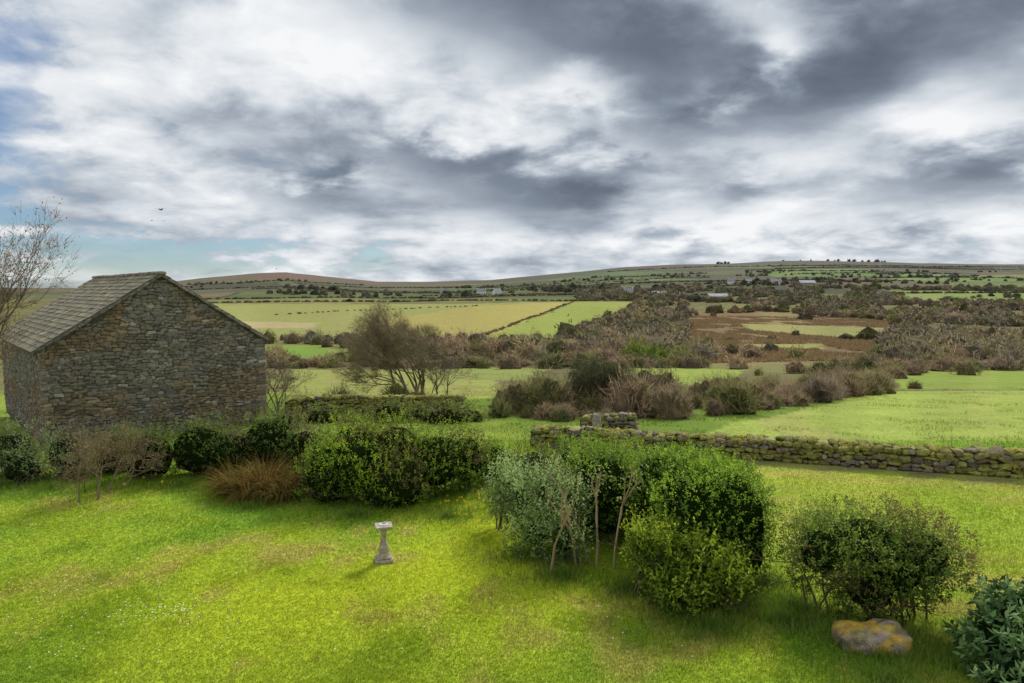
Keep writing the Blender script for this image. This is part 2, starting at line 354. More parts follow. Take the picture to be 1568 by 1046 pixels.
# ------------------------------------------------------------------ bare shrubs & trees
def bare_tree(name, base, stems, L, r, depth, col, wind=(0, 0, 0), leafcol=None, nleaf=3, lsize=.05, lean=(0, 0, 1), spread=.6, up=.12, shrink=.72, twig=0, twcol=None, sp0=.35, nb=(2, 3), side=.75):
    root = empty(name); S = []; T = []
    bz = float(H(base[0], base[1]))
    for i in range(stems):
        b = (base[0]+G_(0, .12)*min(stems-1, 3), base[1]+G_(0, .12)*min(stems-1, 3), bz-.05); k = sp0*(stems > 1)
        d = nrm3(lean[0]+G_(0, k), lean[1]+G_(0, k), abs(lean[2]+G_(0, k)))
        grow(S, T, b, d, L*R_.uniform(.8, 1.1), r*R_.uniform(.7, 1.1), depth, .3, up, wind, spread, shrink, nb, side)
    g = Geo(); n = len(S); c = np.array(col)*rng.uniform(.8, 1.25, (n, 1)); tubes(g, S, c, 4)
    TP = np.array([t[0] for t in T]); TD = np.array([t[1] for t in T])
    if twig:
        P = np.repeat(TP, twig, 0); D = unit(np.repeat(TD, twig, 0)+rng.normal(size=(len(P), 3))*.5+np.array(wind)*.4)
        tris(g, P, D, L*.16*rng.uniform(.5, 1.4, len(P)), np.full(len(P), max(.012, r*.07)), np.tile(twcol or col, (len(P), 1))*rng.uniform(.8, 1.3, (len(P), 1)))
    g.build('trunk_and_branches', M_bark, root)
    if leafcol is not None:
        g = Geo(); P = np.repeat(TP, nleaf, 0); P = P+rng.normal(size=P.shape)*L*.08
        leaves(g, P, rdir(len(P)), lsize*rng.uniform(.6, 1.3, len(P)), lsize*.6, np.tile(leafcol, (len(P), 1))*rng.uniform(.6, 1.4, (len(P), 1)))
        g.build('buds', M_leaf, root)
    return root
bare_tree('budding_tree', (-16.4, 20.8), 4, 2.5, .10, 5, (.13,.11,.085), leafcol=(.38,.22,.05), nleaf=1, lsize=.075, lean=(-.08, 0, 1), spread=.34, up=.34, sp0=.12, shrink=.77, twig=3, twcol=(.17,.135,.10), nb=(2, 3), side=.55)
bare_tree('garden_sapling', (-11.3, 18.4), 7, .75, .035, 4, (.24,.18,.11), leafcol=(.24,.20,.07), nleaf=1, lsize=.04, spread=.5, sp0=.4, twig=2)
bare_tree('pruned_shrub', (1.45, 13.5), 6, 1.35, .035, 2, (.38,.28,.17), spread=.22, sp0=.17, up=.4, leafcol=(.30,.34,.12), nleaf=4, lsize=.07, shrink=.45)
bare_tree('windswept_hawthorn', (-6.0, 43), 9, 2.4, .10, 5, (.17,.14,.095), wind=(-.28, 0, .05), spread=.42, sp0=.32, twig=3, twcol=(.24,.195,.11), shrink=.73, up=.25, side=.75)
bare_tree('windswept_hawthorn', (-4.6, 42), 6, 1.2, .05, 4, (.16,.13,.09), spread=.45, sp0=.25, twig=3, shrink=.74, up=.25)
bare_tree('hawthorn_tree', (4.8, 36), 6, 1.3, .09, 5, (.12,.10,.07), wind=(-.25, 0, 0), leafcol=(.13,.14,.05), nleaf=2, lsize=.10, sp0=.4, twig=2)
bare_tree('hawthorn_tree', (7.4, 38), 6, 1.1, .07, 4, (.15,.13,.09), wind=(-.25, 0, 0), sp0=.4, twig=3)
bare_tree('bare_bush', (-11.6, 34), 6, 1.3, .05, 4, (.16,.13,.09), sp0=.4, twig=3)

root = empty('ornamental_grass')
PALB = [(.26,.16,.05), (.34,.21,.07), (.18,.17,.04), (.14,.19,.04), (.28,.14,.05)]
for i, (c, L, n) in enumerate([((-7.6,18.5), 1.1, 700), ((-6.8,18.5), 1.3, 900), ((-6.0,18.7), 1.1, 700), ((-7.0,18.0), .9, 500), ((-6.2,18.0), .95, 500)]):
    g = Geo(); a = rng.uniform(0, 2*math.pi, n); rr = .28*np.sqrt(rng.random(n))
    x = c[0]+np.cos(a)*rr; y = c[1]+np.sin(a)*rr; P = np.stack([x, y, H(x, y)-.02], 1)
    D = unit(np.stack([np.cos(a)*rr/.28*.95, np.sin(a)*rr/.28*.95, np.full(n, 1.)], 1)+rng.normal(size=(n, 3))*.25)
    C = np.array(PALB)[rng.integers(0, 5, n)]*rng.uniform(.4, 1.35, (n, 1))
    ribbons(g, P, D, L*rng.uniform(.5, 1.25, n), .03*rng.uniform(.7, 1.3, n), C, 2.0, 6)
    g.build('clump_%d' % (i+1), M_grass, root)

# ------------------------------------------------------------------ lawn grass
def exclude(x, y): return (np.abs(y-(path_y(x)-.75)) < .3) & (x > 3)
def lawn():
    g = Geo(); n = 450000
    y = 1/rng.uniform(1/26., 1/8.3, n); x = rng.uniform(-1, 1, n)*(.86*y+1.0)
    k = ~exclude(x, y) & (y < 25.5); x = x[k]; y = y[k]; n = len(x)
    tall = sstep(.52, .75, fbm(x/.8, y/.8, 91, 3))
    ht = (.022+.022*rng.random(n)+.02*tall)*(1+.02*y)
    P = np.stack([x, y, H(x, y)-.004], 1); D = unit(np.stack([rng.normal(size=n)*.6, rng.normal(size=n)*.6, np.ones(n)], 1))
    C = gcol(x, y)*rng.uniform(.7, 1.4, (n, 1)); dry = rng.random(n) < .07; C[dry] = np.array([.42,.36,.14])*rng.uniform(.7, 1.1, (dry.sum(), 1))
    tris(g, P, D, ht, .006+.0007*y, C, 1.15)
    g.build('lawn_grass', M_grass)
    g = Geo(); spots = [(-3.9,16.6,1.8,900),(-1.6,16.6,1.1,700),(-6.8,17.2,1.5,600),(-9.5,19.2,2.2,900),(-13,19.0,2.2,1300),(1.0,13.0,.9,900),(.3,14.0,.9,900),(2.2,12.4,.8,900),(3.3,11.0,1.2,1500),(4.6,11.2,.9,1200),(5.8,10.4,1.1,1700),(6.9,9.9,1.0,1500),(7.4,8.7,1.2,1600),(5.0,11.7,.8,900),(4.9,12.7,.6,500),(.1,17.0,.9,700),(-.4,18.2,.8,600),(5.4,9.4,1.4,900),(-15,19.0,2,1100)]
    for cx, cy, r, m in spots:
        m = int(m*1.6); a = rng.uniform(0, 2*math.pi, m); rr = r*np.abs(rng.normal(size=m))*.55
        x = cx+np.cos(a)*rr*1.2; y = cy+np.sin(a)*rr*.8
        P = np.stack([x, y, H(x, y)-.01], 1); D = unit(np.stack([rng.normal(size=m)*.4, rng.normal(size=m)*.4, np.ones(m)], 1))
        C = mixc((.09,.18,.025), (.22,.33,.04), rng.random(m)); C = np.where((rng.random(m) < .08)[:, None], (.38,.32,.15), C)
        ribbons(g, P, D, rng.uniform(.10, .32, m), rng.uniform(.008, .016, m), C, .9, 3)
    g.build('long_grass', M_grass)
    g = Geo(); m = 60000; y = rng.uniform(24.5, 60, m)**1.; x = rng.uniform(-.5, .85, m)*y
    P = np.stack([x, y, H(x, y)-.02], 1); t = fbm(x/1.5, y/1.5, 101, 3); k = t > np.where(x > .29*y, .60, .48); P = P[k]; x = x[k]; y = y[k]; m = len(P)
    D = unit(np.stack([rng.normal(size=m)*.5, rng.normal(size=m)*.5, np.ones(m)], 1))
    C = gcol(x, y)*rng.uniform(.7, 1.3, (m, 1)); tris(g, P, D, rng.uniform(.08, .2, m), np.full(m, .035), C, 1.1)
    g.build('pasture_tussocks', M_grass)
    g = Geo(); m = 80000; y = rng.uniform(110, 400, m); x = rng.uniform(.22, .56, m)*y
    k = pip(x, y, FIELDS[10][0]) & ~pip(x, y, FIELDS[11][0]) & ~pip(x, y, FIELDS[12][0]) & (fbm(x/9, y/14, 111, 3) > .42); x = x[k]; y = y[k]; m = len(x)
    P = np.stack([x, y, H(x, y)-.05], 1); D = unit(np.stack([rng.normal(size=m), rng.normal(size=m), np.ones(m)], 1))
    C = mixc((.18,.12,.065), (.31,.23,.12), rng.random(m)); tris(g, P, D, rng.uniform(.5, 1.2, m), np.full(m, .4), C, 1.1)
    g.build('bracken', M_grass)
    g = Geo(); X = []; Y = []
    for cx, cy, s, m in [(-5.9,11.5,.45,60),(-7,10.7,1.2,25),(-8.5,12.5,1.5,30),(-3,14.5,1.6,15),(-11,16.5,1.5,25),(-4,10.3,1.5,15),(1.5,11.5,1,10),(-1,12.5,3,20),(-9,14,2.5,35),(-13,16,1.5,30)]:
        X.append(cx+rng.normal(size=m)*s); Y.append(cy+rng.normal(size=m)*s*.6)
    x = np.concatenate(X); y = np.concatenate(Y); m = len(x); U, F = I1
    V = (U*np.array([.013,.013,.006]))[None]+np.stack([x, y, H(x, y)+.05], 1)[:, None]
    g.add(V.reshape(-1, 3), (F[None]+(np.arange(m)*len(U))[:, None, None]).reshape(-1, 3), (.8,.8,.78)); g.build('daisies', M_paint)
    root = empty('daffodils'); g = Geo(); g2 = Geo()
    for cx, cy, s, m in [(-.9,17.2,.5,30),(-.3,16.7,.35,18),(-10.2,19.3,.8,7),(.2,23.8,.8,12)]:
        x = cx+rng.normal(size=m)*s; y = cy+rng.normal(size=m)*s; z = H(x, y)
        ff = rng.uniform(.2, .34, m)
        for i in range(m):
            c = np.array([x[i], y[i], z[i]+ff[i]]); th = rng.uniform(0, 6.28)
            ax = unit(np.array([math.cos(th)*.6, -1+math.sin(th)*.5, .1]))
            for j in range(6):
                a = j*math.pi/3; e1 = unit(np.cross(ax, [0, 0, 1.])); e2 = np.cross(ax, e1); dd = e1*math.cos(a)+e2*math.sin(a)
                leaves(g, c[None], dd[None], .045, .025, np.array([[.75,.60,.03]]))
            tubes(g, [(c, c+ax*.03, .010, .016)], (.75,.42,.02), 6)
        ribbons(g2, np.stack([x, y, z], 1).repeat(5, 0)+rng.normal(size=(m*5, 3))*.02, unit(rng.normal(size=(m*5, 3))*.2+[0, 0, 1]), rng.uniform(.22, .38, m*5), np.full(m*5, .012), np.tile((.12,.24,.06), (m*5, 1)), .3, 3)
    g.build('flowers', M_leaf, root); g2.build('stalks_and_leaves', M_grass, root)
lawn()

# ------------------------------------------------------------------ scrub masses
def bush_mass(name, items, q, coreI, mat=M_twig, tw=.05, core=.66, upz=.3, ln=(.2, .5)):
    g = Geo(); U, F = coreI
    it = np.array([i[:4] for i in items], float); cols = np.array([i[4] for i in items], float); n = len(it)
    cols = mixc(cols, (.15,.17,.18), np.clip((it[:, 1]-350)/2200, 0, 1)*.5)  # distance haze blended into the bush colours
    z = H(it[:, 0], it[:, 1])
    R = np.stack([it[:, 2]*rng.uniform(.8, 1.3, n), it[:, 2]*rng.uniform(.8, 1.2, n), it[:, 3]*.85], 1); ctr = np.stack([it[:, 0], it[:, 1], z+it[:, 3]*.12], 1)
    m = len(U); V = U[None]*(R[:, None]*core)*(1+rng.normal(size=(n, m, 1))*.2)+ctr[:, None]
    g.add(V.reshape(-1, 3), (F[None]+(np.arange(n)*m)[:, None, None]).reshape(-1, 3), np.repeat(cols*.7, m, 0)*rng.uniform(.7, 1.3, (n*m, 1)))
    d = rdir(n*q); d[:, 2] = np.abs(d[:, 2])*1.1-.12; d = unit(d)
    rr = np.repeat(R, q, 0); u = rng.uniform(.35, .95, n*q); x0 = np.repeat(it[:, 0], q)
    lob = 1+.25*np.sin(d[:, 0]*6+x0)*np.sin(d[:, 1]*5+d[:, 2]*6+x0*2)+.12*np.sin(d[:, 0]*15+x0*3)
    P = np.repeat(ctr, q, 0)+d*rr*(u*lob)[:, None]
    D = unit(d*.7+rng.normal(size=(n*q, 3))*.55+np.array([-.12, 0, upz])); s = rr.min(1)
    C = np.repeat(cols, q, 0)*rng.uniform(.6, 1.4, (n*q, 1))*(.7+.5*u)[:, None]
    tris(g, P, D, s*rng.uniform(*ln, n*q), s*tw*rng.uniform(.6, 1.4, n*q), C, 1.35)
    return g.build(name, mat)
BR = [(.29,.21,.135), (.26,.20,.14), (.32,.25,.14), (.23,.20,.10), (.33,.24,.15)]
OL = [(.20,.20,.075), (.18,.18,.08), (.24,.225,.09)]
GR = [(.19,.24,.05), (.15,.20,.05)]
HZ = [(.23,.19,.135), (.20,.18,.12), (.25,.21,.145), (.18,.175,.105)]
DK = [(.10,.105,.06), (.085,.10,.055), (.12,.12,.075)]
def pick(*ps):
    l = sum(ps, []); return np.array(l[rng.integers(len(l))])*rng.uniform(.75, 1.2)
near = []
def band(lst, a, b, n, wd, r, h, pal):
    a = np.array(a, float); b = np.array(b, float)
    for i in range(n):
        t = rng.random(); p = a+(b-a)*t+rng.normal(size=2)*wd
        s = rng.uniform(.45, 1.3); lst.append((p[0], p[1], r*s, h*s*rng.uniform(.75, 1.2), pick(*pal)))
band(near, (0.2,35), (9.3,33), 34, .8, 1.0, 1.8, (BR, OL))
band(near, (.3,39), (10,38), 24, 1.0, 1.2, 2.1, (BR, OL))
band(near, (9.5,34), (31,57), 55, 1.0, 1.0, 1.3, (BR, BR, OL))
band(near, (12,43), (33,62), 36, 1.6, 1.1, 1.4, (BR, OL))
band(near, (0,33), (4,31), 10, .4, .6, .8, (BR, OL))
band(near, (-11,36), (-6.2,40), 9, .8, .8, 1.1, (BR, OL))
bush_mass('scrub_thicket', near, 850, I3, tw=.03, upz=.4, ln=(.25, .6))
mid = []
band(mid, (-34,104), (30,106), 80, 3, 1.8, 2.0, (BR, OL))
band(mid, (-10,150), (26,140), 90, 14, 2.8, 3.8, (BR, HZ, OL))
band(mid, (34,75), (58,97), 26, 4, 1.5, 1.7, (BR, OL))
band(mid, (55,100), (110,104), 70, 3, 2.0, 2.2, (BR, HZ, OL))
band(mid, (-60,122), (-25,124), 30, 2, 1.8, 2.3, (BR, OL))
band(mid, (-90,205), (-38,200), 34, 3, 2.4, 3.4, (BR, HZ, OL))
band(mid, (-36,170), (-6,170), 40, 9, 2.8, 3.8, (BR, HZ))
band(mid, (84,130), (140,150), 80, 8, 2.8, 3.2, (BR, HZ, OL))
band(mid, (20,125), (32,125), 16, 4, 2.6, 3.6, (GR, OL))
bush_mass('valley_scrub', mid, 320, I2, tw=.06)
EXC = [W([(.23,118),(.26,420),(.38,450),(.56,350),(.54,118)]), W([(-.07,205),(.09,610),(.185,610),(.17,420),(.08,228)])]
m = 14000; y = np.exp(rng.uniform(math.log(130), math.log(900), m)); b = rng.uniform(.10, 1.0, m); x = b*y; r0 = rng.random(m)
ok = np.ones(m, bool)
for p in EXC: ok &= ~pip(x, y, p) | (r0 < .004)
ok &= ~((y > 590) & (y < 820) & (b > .57)) | (r0 < .05)
ok &= fbm(x/50, y/70, 55, 3) > np.where(y < 450, .45, .50)
far = []
for x_, y_ in list(zip(x[ok], y[ok]))[:3100]:
    s = rng.uniform(.45, 1.25)*min(2., .75+y_/550); far.append((x_, y_, 3.2*s, 3.3*s*rng.uniform(.7, 1.3), pick(HZ, HZ, BR, OL)))
def line(a, b, sp, r, h, pal, jit=1.):
    a = np.array(a, float); b = np.array(b, float); n = int(np.linalg.norm(b-a)/sp)
    for i in range(n):
        p = a+(b-a)*(i+rng.random())/n+rng.normal(size=2)*jit; s = rng.uniform(.7, 1.25)*(1.8 if rng.random() < .05 else 1); far.append((p[0], p[1], r*s, h*s, pick(*pal)))
line((-.08*222,222), (.09*600,600), 3, 1.3, 1.0, (BR, OL), .5)
line((-.6*235,224), (-.08*222,216), 4, 2.0, 2.4, (BR, HZ))
line((-.1*218,215), (.075*235,228), 4, 2.6, 3.4, (HZ, BR))
line((.075*235,235), (.165*420,420), 5, 3, 4, (HZ, OL))
line((-.6*560,565), (.17*600,620), 3, 2.6, 1.9, (DK, OL, HZ))
line((-.42*330,400), (-.05*500,505), 4, 1.2, .9, (OL,), .5)
for i in range(14):
    yy = 660+i*55+rng.uniform(-15, 15); x0 = rng.uniform(-.6, .1)*yy
    line((x0, yy), (x0+rng.uniform(.2, .5)*yy, yy+rng.uniform(-60, 140)), 3.5, 3, 2.2, (DK, OL, HZ), 1)
for i in range(16):
    yy = 750+i*95; x0 = rng.uniform(.12, .6)*yy
    line((x0, yy), (x0+rng.uniform(.15, .4)*yy, yy+rng.uniform(-80, 200)), 4.5, 3.8, 2.8, (DK, HZ), 1)
for i in range(60):
    yy = rng.uniform(640, 1700); cx = rng.uniform(-.62, .95)*yy
    for j in range(rng.integers(3, 14)): s = rng.uniform(.5, 1.3); far.append((cx+rng.normal()*28, yy+rng.normal()*14, 4.5*s, 6*s, pick(DK, HZ, OL)))
for cx, cy, sx, m in [(.115*900,900,40,44),(.065*950,950,20,20),(-.19*800,800,14,12),(-.08*760,760,10,7),(.24*900,900,25,18),(.36*950,950,30,22),(.60*1300,1300,70,26),(-.3*1000,1000,50,14),(.45*1100,1100,60,20)]:
    for i in range(m): s = rng.uniform(.6, 1.4); far.append((cx+rng.normal()*sx, cy+rng.normal()*18, 5*s, 8*s, pick(DK, HZ)))
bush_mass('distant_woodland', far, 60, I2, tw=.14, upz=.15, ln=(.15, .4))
rt = []
for b in list(rng.uniform(.435, .545, 10))+[.30,.305,.31,.315,.395,.42,.47,.475,.51,.46]:
    s = rng.uniform(.5, 1.1); rt.append((b*2580, 2580, 8*s, 11*s, np.array((.07,.08,.065))))
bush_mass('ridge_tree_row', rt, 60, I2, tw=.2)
wt = []
for i in range(20):
    x = rng.uniform(1, 24); wt.append((x, float(path_y(x))+rng.uniform(.5, 1.3), .5, .6*rng.uniform(.7, 1.3), pick(BR, OL)))
bush_mass('bramble_fringe', wt, 350, I2, tw=.04)

# ------------------------------------------------------------------ stone walls
TOPN = fbm(np.arange(0, 60, .1)/1.7, np.zeros(600), 3, 3)
def stone_wall(name, pts, h, th, moss=.5):
    root = empty(name); pts = np.array(pts, float); seg = np.linalg.norm(np.diff(pts, axis=0), axis=1); cum = np.concatenate([[0], np.cumsum(seg)]); L = cum[-1]
    Cs = []; As = []; Ss = []; Co = []
    def at(s): return np.array([np.interp(s, cum, pts[:, 0]), np.interp(s, cum, pts[:, 1])])
    def tan(s): d = at(min(s+.1, L))-at(max(s-.1, 0)); return d/np.linalg.norm(d)
    topv = lambda s: .26*(TOPN[int(s*10)]-.5)
    MO = fbm(*np.meshgrid(np.arange(0, L+1, .1)/1.3, np.arange(0, 2, .1)*2.), 13, 3)
    for side in (-1, 1, 0):
        z = 0. if side else h-.08
        while z < (h-.05 if side else h+.01):
            ch = rng.uniform(.10, .19); s = rng.uniform(0, .2)
            while s < L:
                w = rng.uniform(.12, .42); t = tan(s); nrm = np.array([-t[1], t[0]]); p = at(s+w/2)
                zz = z+ch/2+rng.normal()*.025+topv(s)*(z/h)
                off = side*(th/2-.06)*(1-.25*z/h)+rng.normal()*.025
                q = p+nrm*off; a = rng.normal()*.15
                ax = np.array([[t[0], t[1], a], [nrm[0], nrm[1], rng.normal()*.1], [-a*t[0], -a*t[1], 1]])
                Cs.append([q[0], q[1], zz]); As.append(ax)
                Ss.append([w/2*1.05, (.13 if side else th*.42)*rng.uniform(.8, 1.1), ch/2*rng.uniform(.85, 1.25)])
                base = np.array([(.24,.20,.15), (.18,.15,.11), (.31,.27,.21), (.23,.17,.11)][rng.integers(4)])*rng.uniform(.65, 1.15)
                if rng.random() < moss*(.25+.9*z/h) or MO[int(z*10), int(s*10)] > .54: base = base*.3+np.array([.21,.21,.035])*rng.uniform(.5, 1.2)
                Co.append(base); s += w
            z += ch
    Cs = np.array(Cs); Cs[:, 2] += H(Cs[:, 0], Cs[:, 1])
    g = Geo(); stones(g, Cs, np.array(As), np.array(Ss), np.array(Co), 3.8, .12); g.build('stones', M_stone, root)
    g = Geo(); n = int(L/.5)+2; ss = np.linspace(0, L, n); V = []
    for s in ss:
        t = tan(s); nr = np.array([-t[1], t[0]]); p = at(s); z0 = float(H(*p))
        for k, zz in ((-1, -.1), (-.75, h-.15), (.75, h-.15), (1, -.1)): q = p+nr*(th/2-.12)*k; V.append([q[0], q[1], z0+zz])
    F = [[4*i+j, 4*i+j+1, 4*i+j+5, 4*i+j+4] for i in range(n-1) for j in range(3)]
    F += [[0, 1, 2, 3], [4*n-4, 4*n-3, 4*n-2, 4*n-1]]
    g.add(V, F, (.09,.08,.05)); g.build('rubble_core', M_stone, root)
    g = Geo(); n = int(L*520*moss); s = rng.uniform(0, L, n); P = np.stack([np.interp(s, cum, pts[:, 0]), np.interp(s, cum, pts[:, 1])], 1)
    t = np.array(tan(L/2)); nr = np.array([-t[1], t[0]]); k = rng.normal(size=n)*th*.30; P = P+nr*k[:, None]
    cl = fbm(s/.9, s*0, 8, 3); keep = (cl > .37); P = P[keep]; k = k[keep]; s = s[keep]; n = len(P)
    z = H(P[:, 0], P[:, 1])+h-.0-np.abs(k)*rng.random(n)*2.2+.26*(fbm(s/1.7, s*0, 3, 3)-.5)
    C = mixc((.15,.17,.03), (.32,.32,.045), rng.random(n)); C = np.where(((rng.random(n) < .5) & (fbm(s/.5, s*0, 18, 2) > .64))[:, None], (.62,.50,.03), C)
    for j in range(5):
        leaves(g, np.column_stack([P, z])+rng.normal(size=(n, 3))*.05, unit(rdir(n)+[0, 0, .7]), .06*rng.uniform(.6, 1.4, n), .03, C*rng.uniform(.7, 1.3, (n, 1)))
    g.build('moss_and_ivy', M_leaf, root); return root
stone_wall('stone_wall', [(.7,24.3),(4,23.5),(9,22.3),(15.5,20.3),(26,17.6)], .70, .62, .66)
stone_wall('stone_wall', [(-10.6,31.6),(-7,32.2),(-4,32.6),(-2.4,32.3)], 1.05, .6, .75)
stone_wall('ruined_trough', [(2.8,27.6),(4.9,27.2)], .75, .6, .45)
root = empty('stone_gatepost'); g = Geo(); V, F = I3; V = supr(V, 5)*np.array([.17,.15,.50]); V = V*(1+.05*rng.normal(size=(len(V), 1))); V = V+np.array([3.35, 26.7, .25]); g.add(V, F, (.32,.29,.24)); g.build('post', M_stone, root)
g = Geo(); U, F = I4; s = supr(U, 3.0); V = s*np.array([.50,.38,.27]); n3 = fbm(U[:, 0]*1.8+3, U[:, 1]*2+U[:, 2]*1.5, 5, 4); n5 = fbm(U[:, 0]*6+U[:, 2]*4, U[:, 1]*6+3, 65, 3); V = V*(.70+.55*n3+.12*n5)[:, None]; V[:, 2] += V[:, 0]*.14; V = V+np.array([5.68, 10.45, .05])
n4 = fbm(U[:, 0]*5+U[:, 2]*3, U[:, 1]*5, 15, 4)
C = mixc((.17,.125,.09), (.40,.32,.25), sstep(.25, .75, n4)); C = mixc(C, (.28,.27,.09), sstep(.5, .6, n5)*.6); C = mixc(C, (.52,.33,.04), sstep(.50, .57, fbm(U[:, 0]*3+8, U[:, 2]*3+U[:, 1], 95, 3))*.85); g.add(V, F, C); g.build('boulder', M_stone, smooth=True)

# ------------------------------------------------------------------ barn
barn = empty('stone_barn')
Rc = np.array([-10.9, 30., 0]); gl = np.array([-.743, -.669, 0]); bk = np.array([-.669, .743, 0]); Z = np.array([0, 0, 1.])
BW, BL, EH, RH = 8.2, 12., 3.45, 6.15
P_ = lambda s, d, z: Rc+gl*s+bk*d+Z*z
g = Geo()
ring = lambda d: [P_(0, d, -.4), P_(BW, d, -.4), P_(BW, d, EH), P_(BW/2, d, RH), P_(0, d, EH)]
V = ring(0)+ring(BL); F4 = [[0, 1, 6, 5], [1, 2, 7, 6], [2, 3, 8, 7], [3, 4, 9, 8], [4, 0, 5, 9]]
g.add(V, F4, (.11,.095,.07)); g.add(V, [[0, 1, 2, 3, 4], [5, 6, 7, 8, 9]], (.11,.095,.07)); g.build('walls', M_stone, barn)
def prof(s): return EH+(RH-EH)*(1-abs(s-BW/2)/(BW/2))
BN = fbm(*np.meshgrid(np.arange(0, 14, .1)/1.5, np.arange(0, 8, .1)/1.2), 23, 3)
def course(face):
    Cs = []; Ss = []; Co = []; Ax = []
    Wd = BW if face == 'g' else BL; z = -.1
    top = RH if face == 'g' else EH
    while z < top:
        ch = rng.uniform(.08, .155); s = rng.uniform(-.05, .0)
        while s < Wd:
            w = rng.uniform(.10, .40)*(1.2 if ch > .125 else .85)
            quoin = s < .1 or s+w > Wd-.1
            if quoin: w = rng.uniform(.35, .55)
            w = min(w, Wd-s+.04); m_ = s+w/2
            wave = .06*math.sin(m_*1.3+z*2)+.045*math.sin(m_*2.7+z*3+1)+.03*math.sin(m_*5.1+z)
            if quoin: wave *= .3
            if face == 'g' and z+ch*.6+wave > min(prof(max(s, 0)), prof(min(s+w, BW)))+.03: s += w; continue
            hh = ch/2*rng.uniform(.75, 1.2) if not quoin else ch/2*1.05
            if rng.random() < .06 and not quoin: hh *= 1.5; w *= 1.1
            d = rng.uniform(-.015, .02); zo = z+ch/2+wave+(0 if quoin else rng.normal()*.014)
            c = P_(m_, -d, zo) if face == 'g' else P_(BW+d, m_, zo)
            a = 0 if quoin else rng.normal()*.09
            X = gl if face == 'g' else bk; Y = bk if face == 'g' else gl
            Cs.append(c); Ss.append([max(w/2*.98, .05), .045, hh]); Ax.append([X+Z*a, Y, Z-X*a])
            base = np.array([(.235,.205,.165), (.205,.18,.15), (.27,.24,.20), (.245,.20,.145), (.18,.16,.135)][rng.integers(5)])*rng.uniform(.72, 1.1)
            if rng.random() < .04: base = np.array((.36,.33,.28))
            if BN[int(min(max(zo, 0), 7.9)*10), int(min(max(m_, 0), 13.8)*10)] > .60: base = base*np.array([1.05,.92,.76])
            Co.append(base*(1.15 if quoin else 1)); s += w
        z += ch*.96
    return np.array(Cs), np.array(Ax), np.array(Ss), np.array(Co)
g = Geo(); c, ax, s, co = course('g'); stones(g, c, ax, s, co, 4, .13); g.build('gable_stones', M_stone, barn)
g = Geo(); c, ax, s, co = course('s'); stones(g, c, ax, s, co, 4, .13); g.build('side_stones', M_stone, barn)
def roof_side(sgn):
    g = Geo(); sl = math.hypot(BW/2, RH-EH); dn = (gl*(BW/2)*sgn-Z*(RH-EH))/sl; nr = np.cross(dn, bk); nr = nr if nr[2] > 0 else -nr
    ap = P_(BW/2, 0, RH)+nr*.06
    o = -.12; e = BL+.12
    q = [ap+bk*o, ap+bk*e, ap+bk*e+dn*(sl+.25), ap+bk*o+dn*(sl+.25)]
    V = q+[v+nr*.05 for v in q]; g.add(V, [[0, 1, 2, 3], [4, 5, 6, 7], [0, 1, 5, 4], [1, 2, 6, 5], [2, 3, 7, 6], [3, 0, 4, 7]], (.14,.13,.11))
    r = 0; row = .27; i = 0
    while r < sl+.2:
        d = o+(-.15 if i % 2 else 0)
        while d < e:
            w = rng.uniform(.24, .38); a = max(d, o); b = min(d+w-.012, e)
            if b-a > .05:
                lift = .055+rng.uniform(0, .018); p = ap+dn*r
                A = p+bk*a+nr*lift; B = p+bk*b+nr*lift; C_ = p+bk*b+dn*(row+.06)+nr*(lift+.03); D_ = p+bk*a+dn*(row+.06)+nr*(lift+.03)
                t = -nr*.018; V = [A, B, C_, D_, A+t, B+t, C_+t, D_+t]
                col = np.array([(.28,.25,.18), (.22,.20,.15), (.34,.29,.17), (.24,.22,.14)][rng.integers(4)])*rng.uniform(.75, 1.15)
                g.add(V, [[0, 1, 2, 3], [4, 5, 6, 7], [0, 1, 5, 4], [1, 2, 6, 5], [2, 3, 7, 6], [3, 0, 4, 7]], col)
            d += w
        r += row; i += 1
    g.build('roof_slates', M_slate, barn)
roof_side(1); roof_side(-1)
g = Geo(); n = 34; dd = np.linspace(-.05, BL+.05, n); stones(g, np.array([P_(BW/2, d, RH+.13+rng.normal()*.012) for d in dd]), np.array([bk, gl, Z]), np.tile([.2,.16,.08], (n, 1)), np.tile((.26,.23,.17), (n, 1))*rng.uniform(.7, 1.2, (n, 1)), 3, .08); g.build('ridge_tiles', M_stone, barn)
g = Geo(); Cs = []; As = []
for sg in (1, -1):
    sl = math.hypot(BW/2, RH-EH); dn = (gl*(BW/2)*sg-Z*(RH-EH))/sl; nr = np.cross(dn, bk); nr = nr if nr[2] > 0 else -nr
    for r in np.arange(.1, sl+.2, .3): Cs.append(P_(BW/2, -.10, RH+.04)+dn*r+nr*rng.normal()*.012); As.append([dn, bk, nr])
n = len(Cs); stones(g, np.array(Cs), np.array(As), np.tile([.16,.10,.05], (n, 1)), np.tile((.20,.18,.14), (n, 1))*rng.uniform(.6, 1.2, (n, 1)), 4, .1); g.build('verge_stones', M_stone, barn)

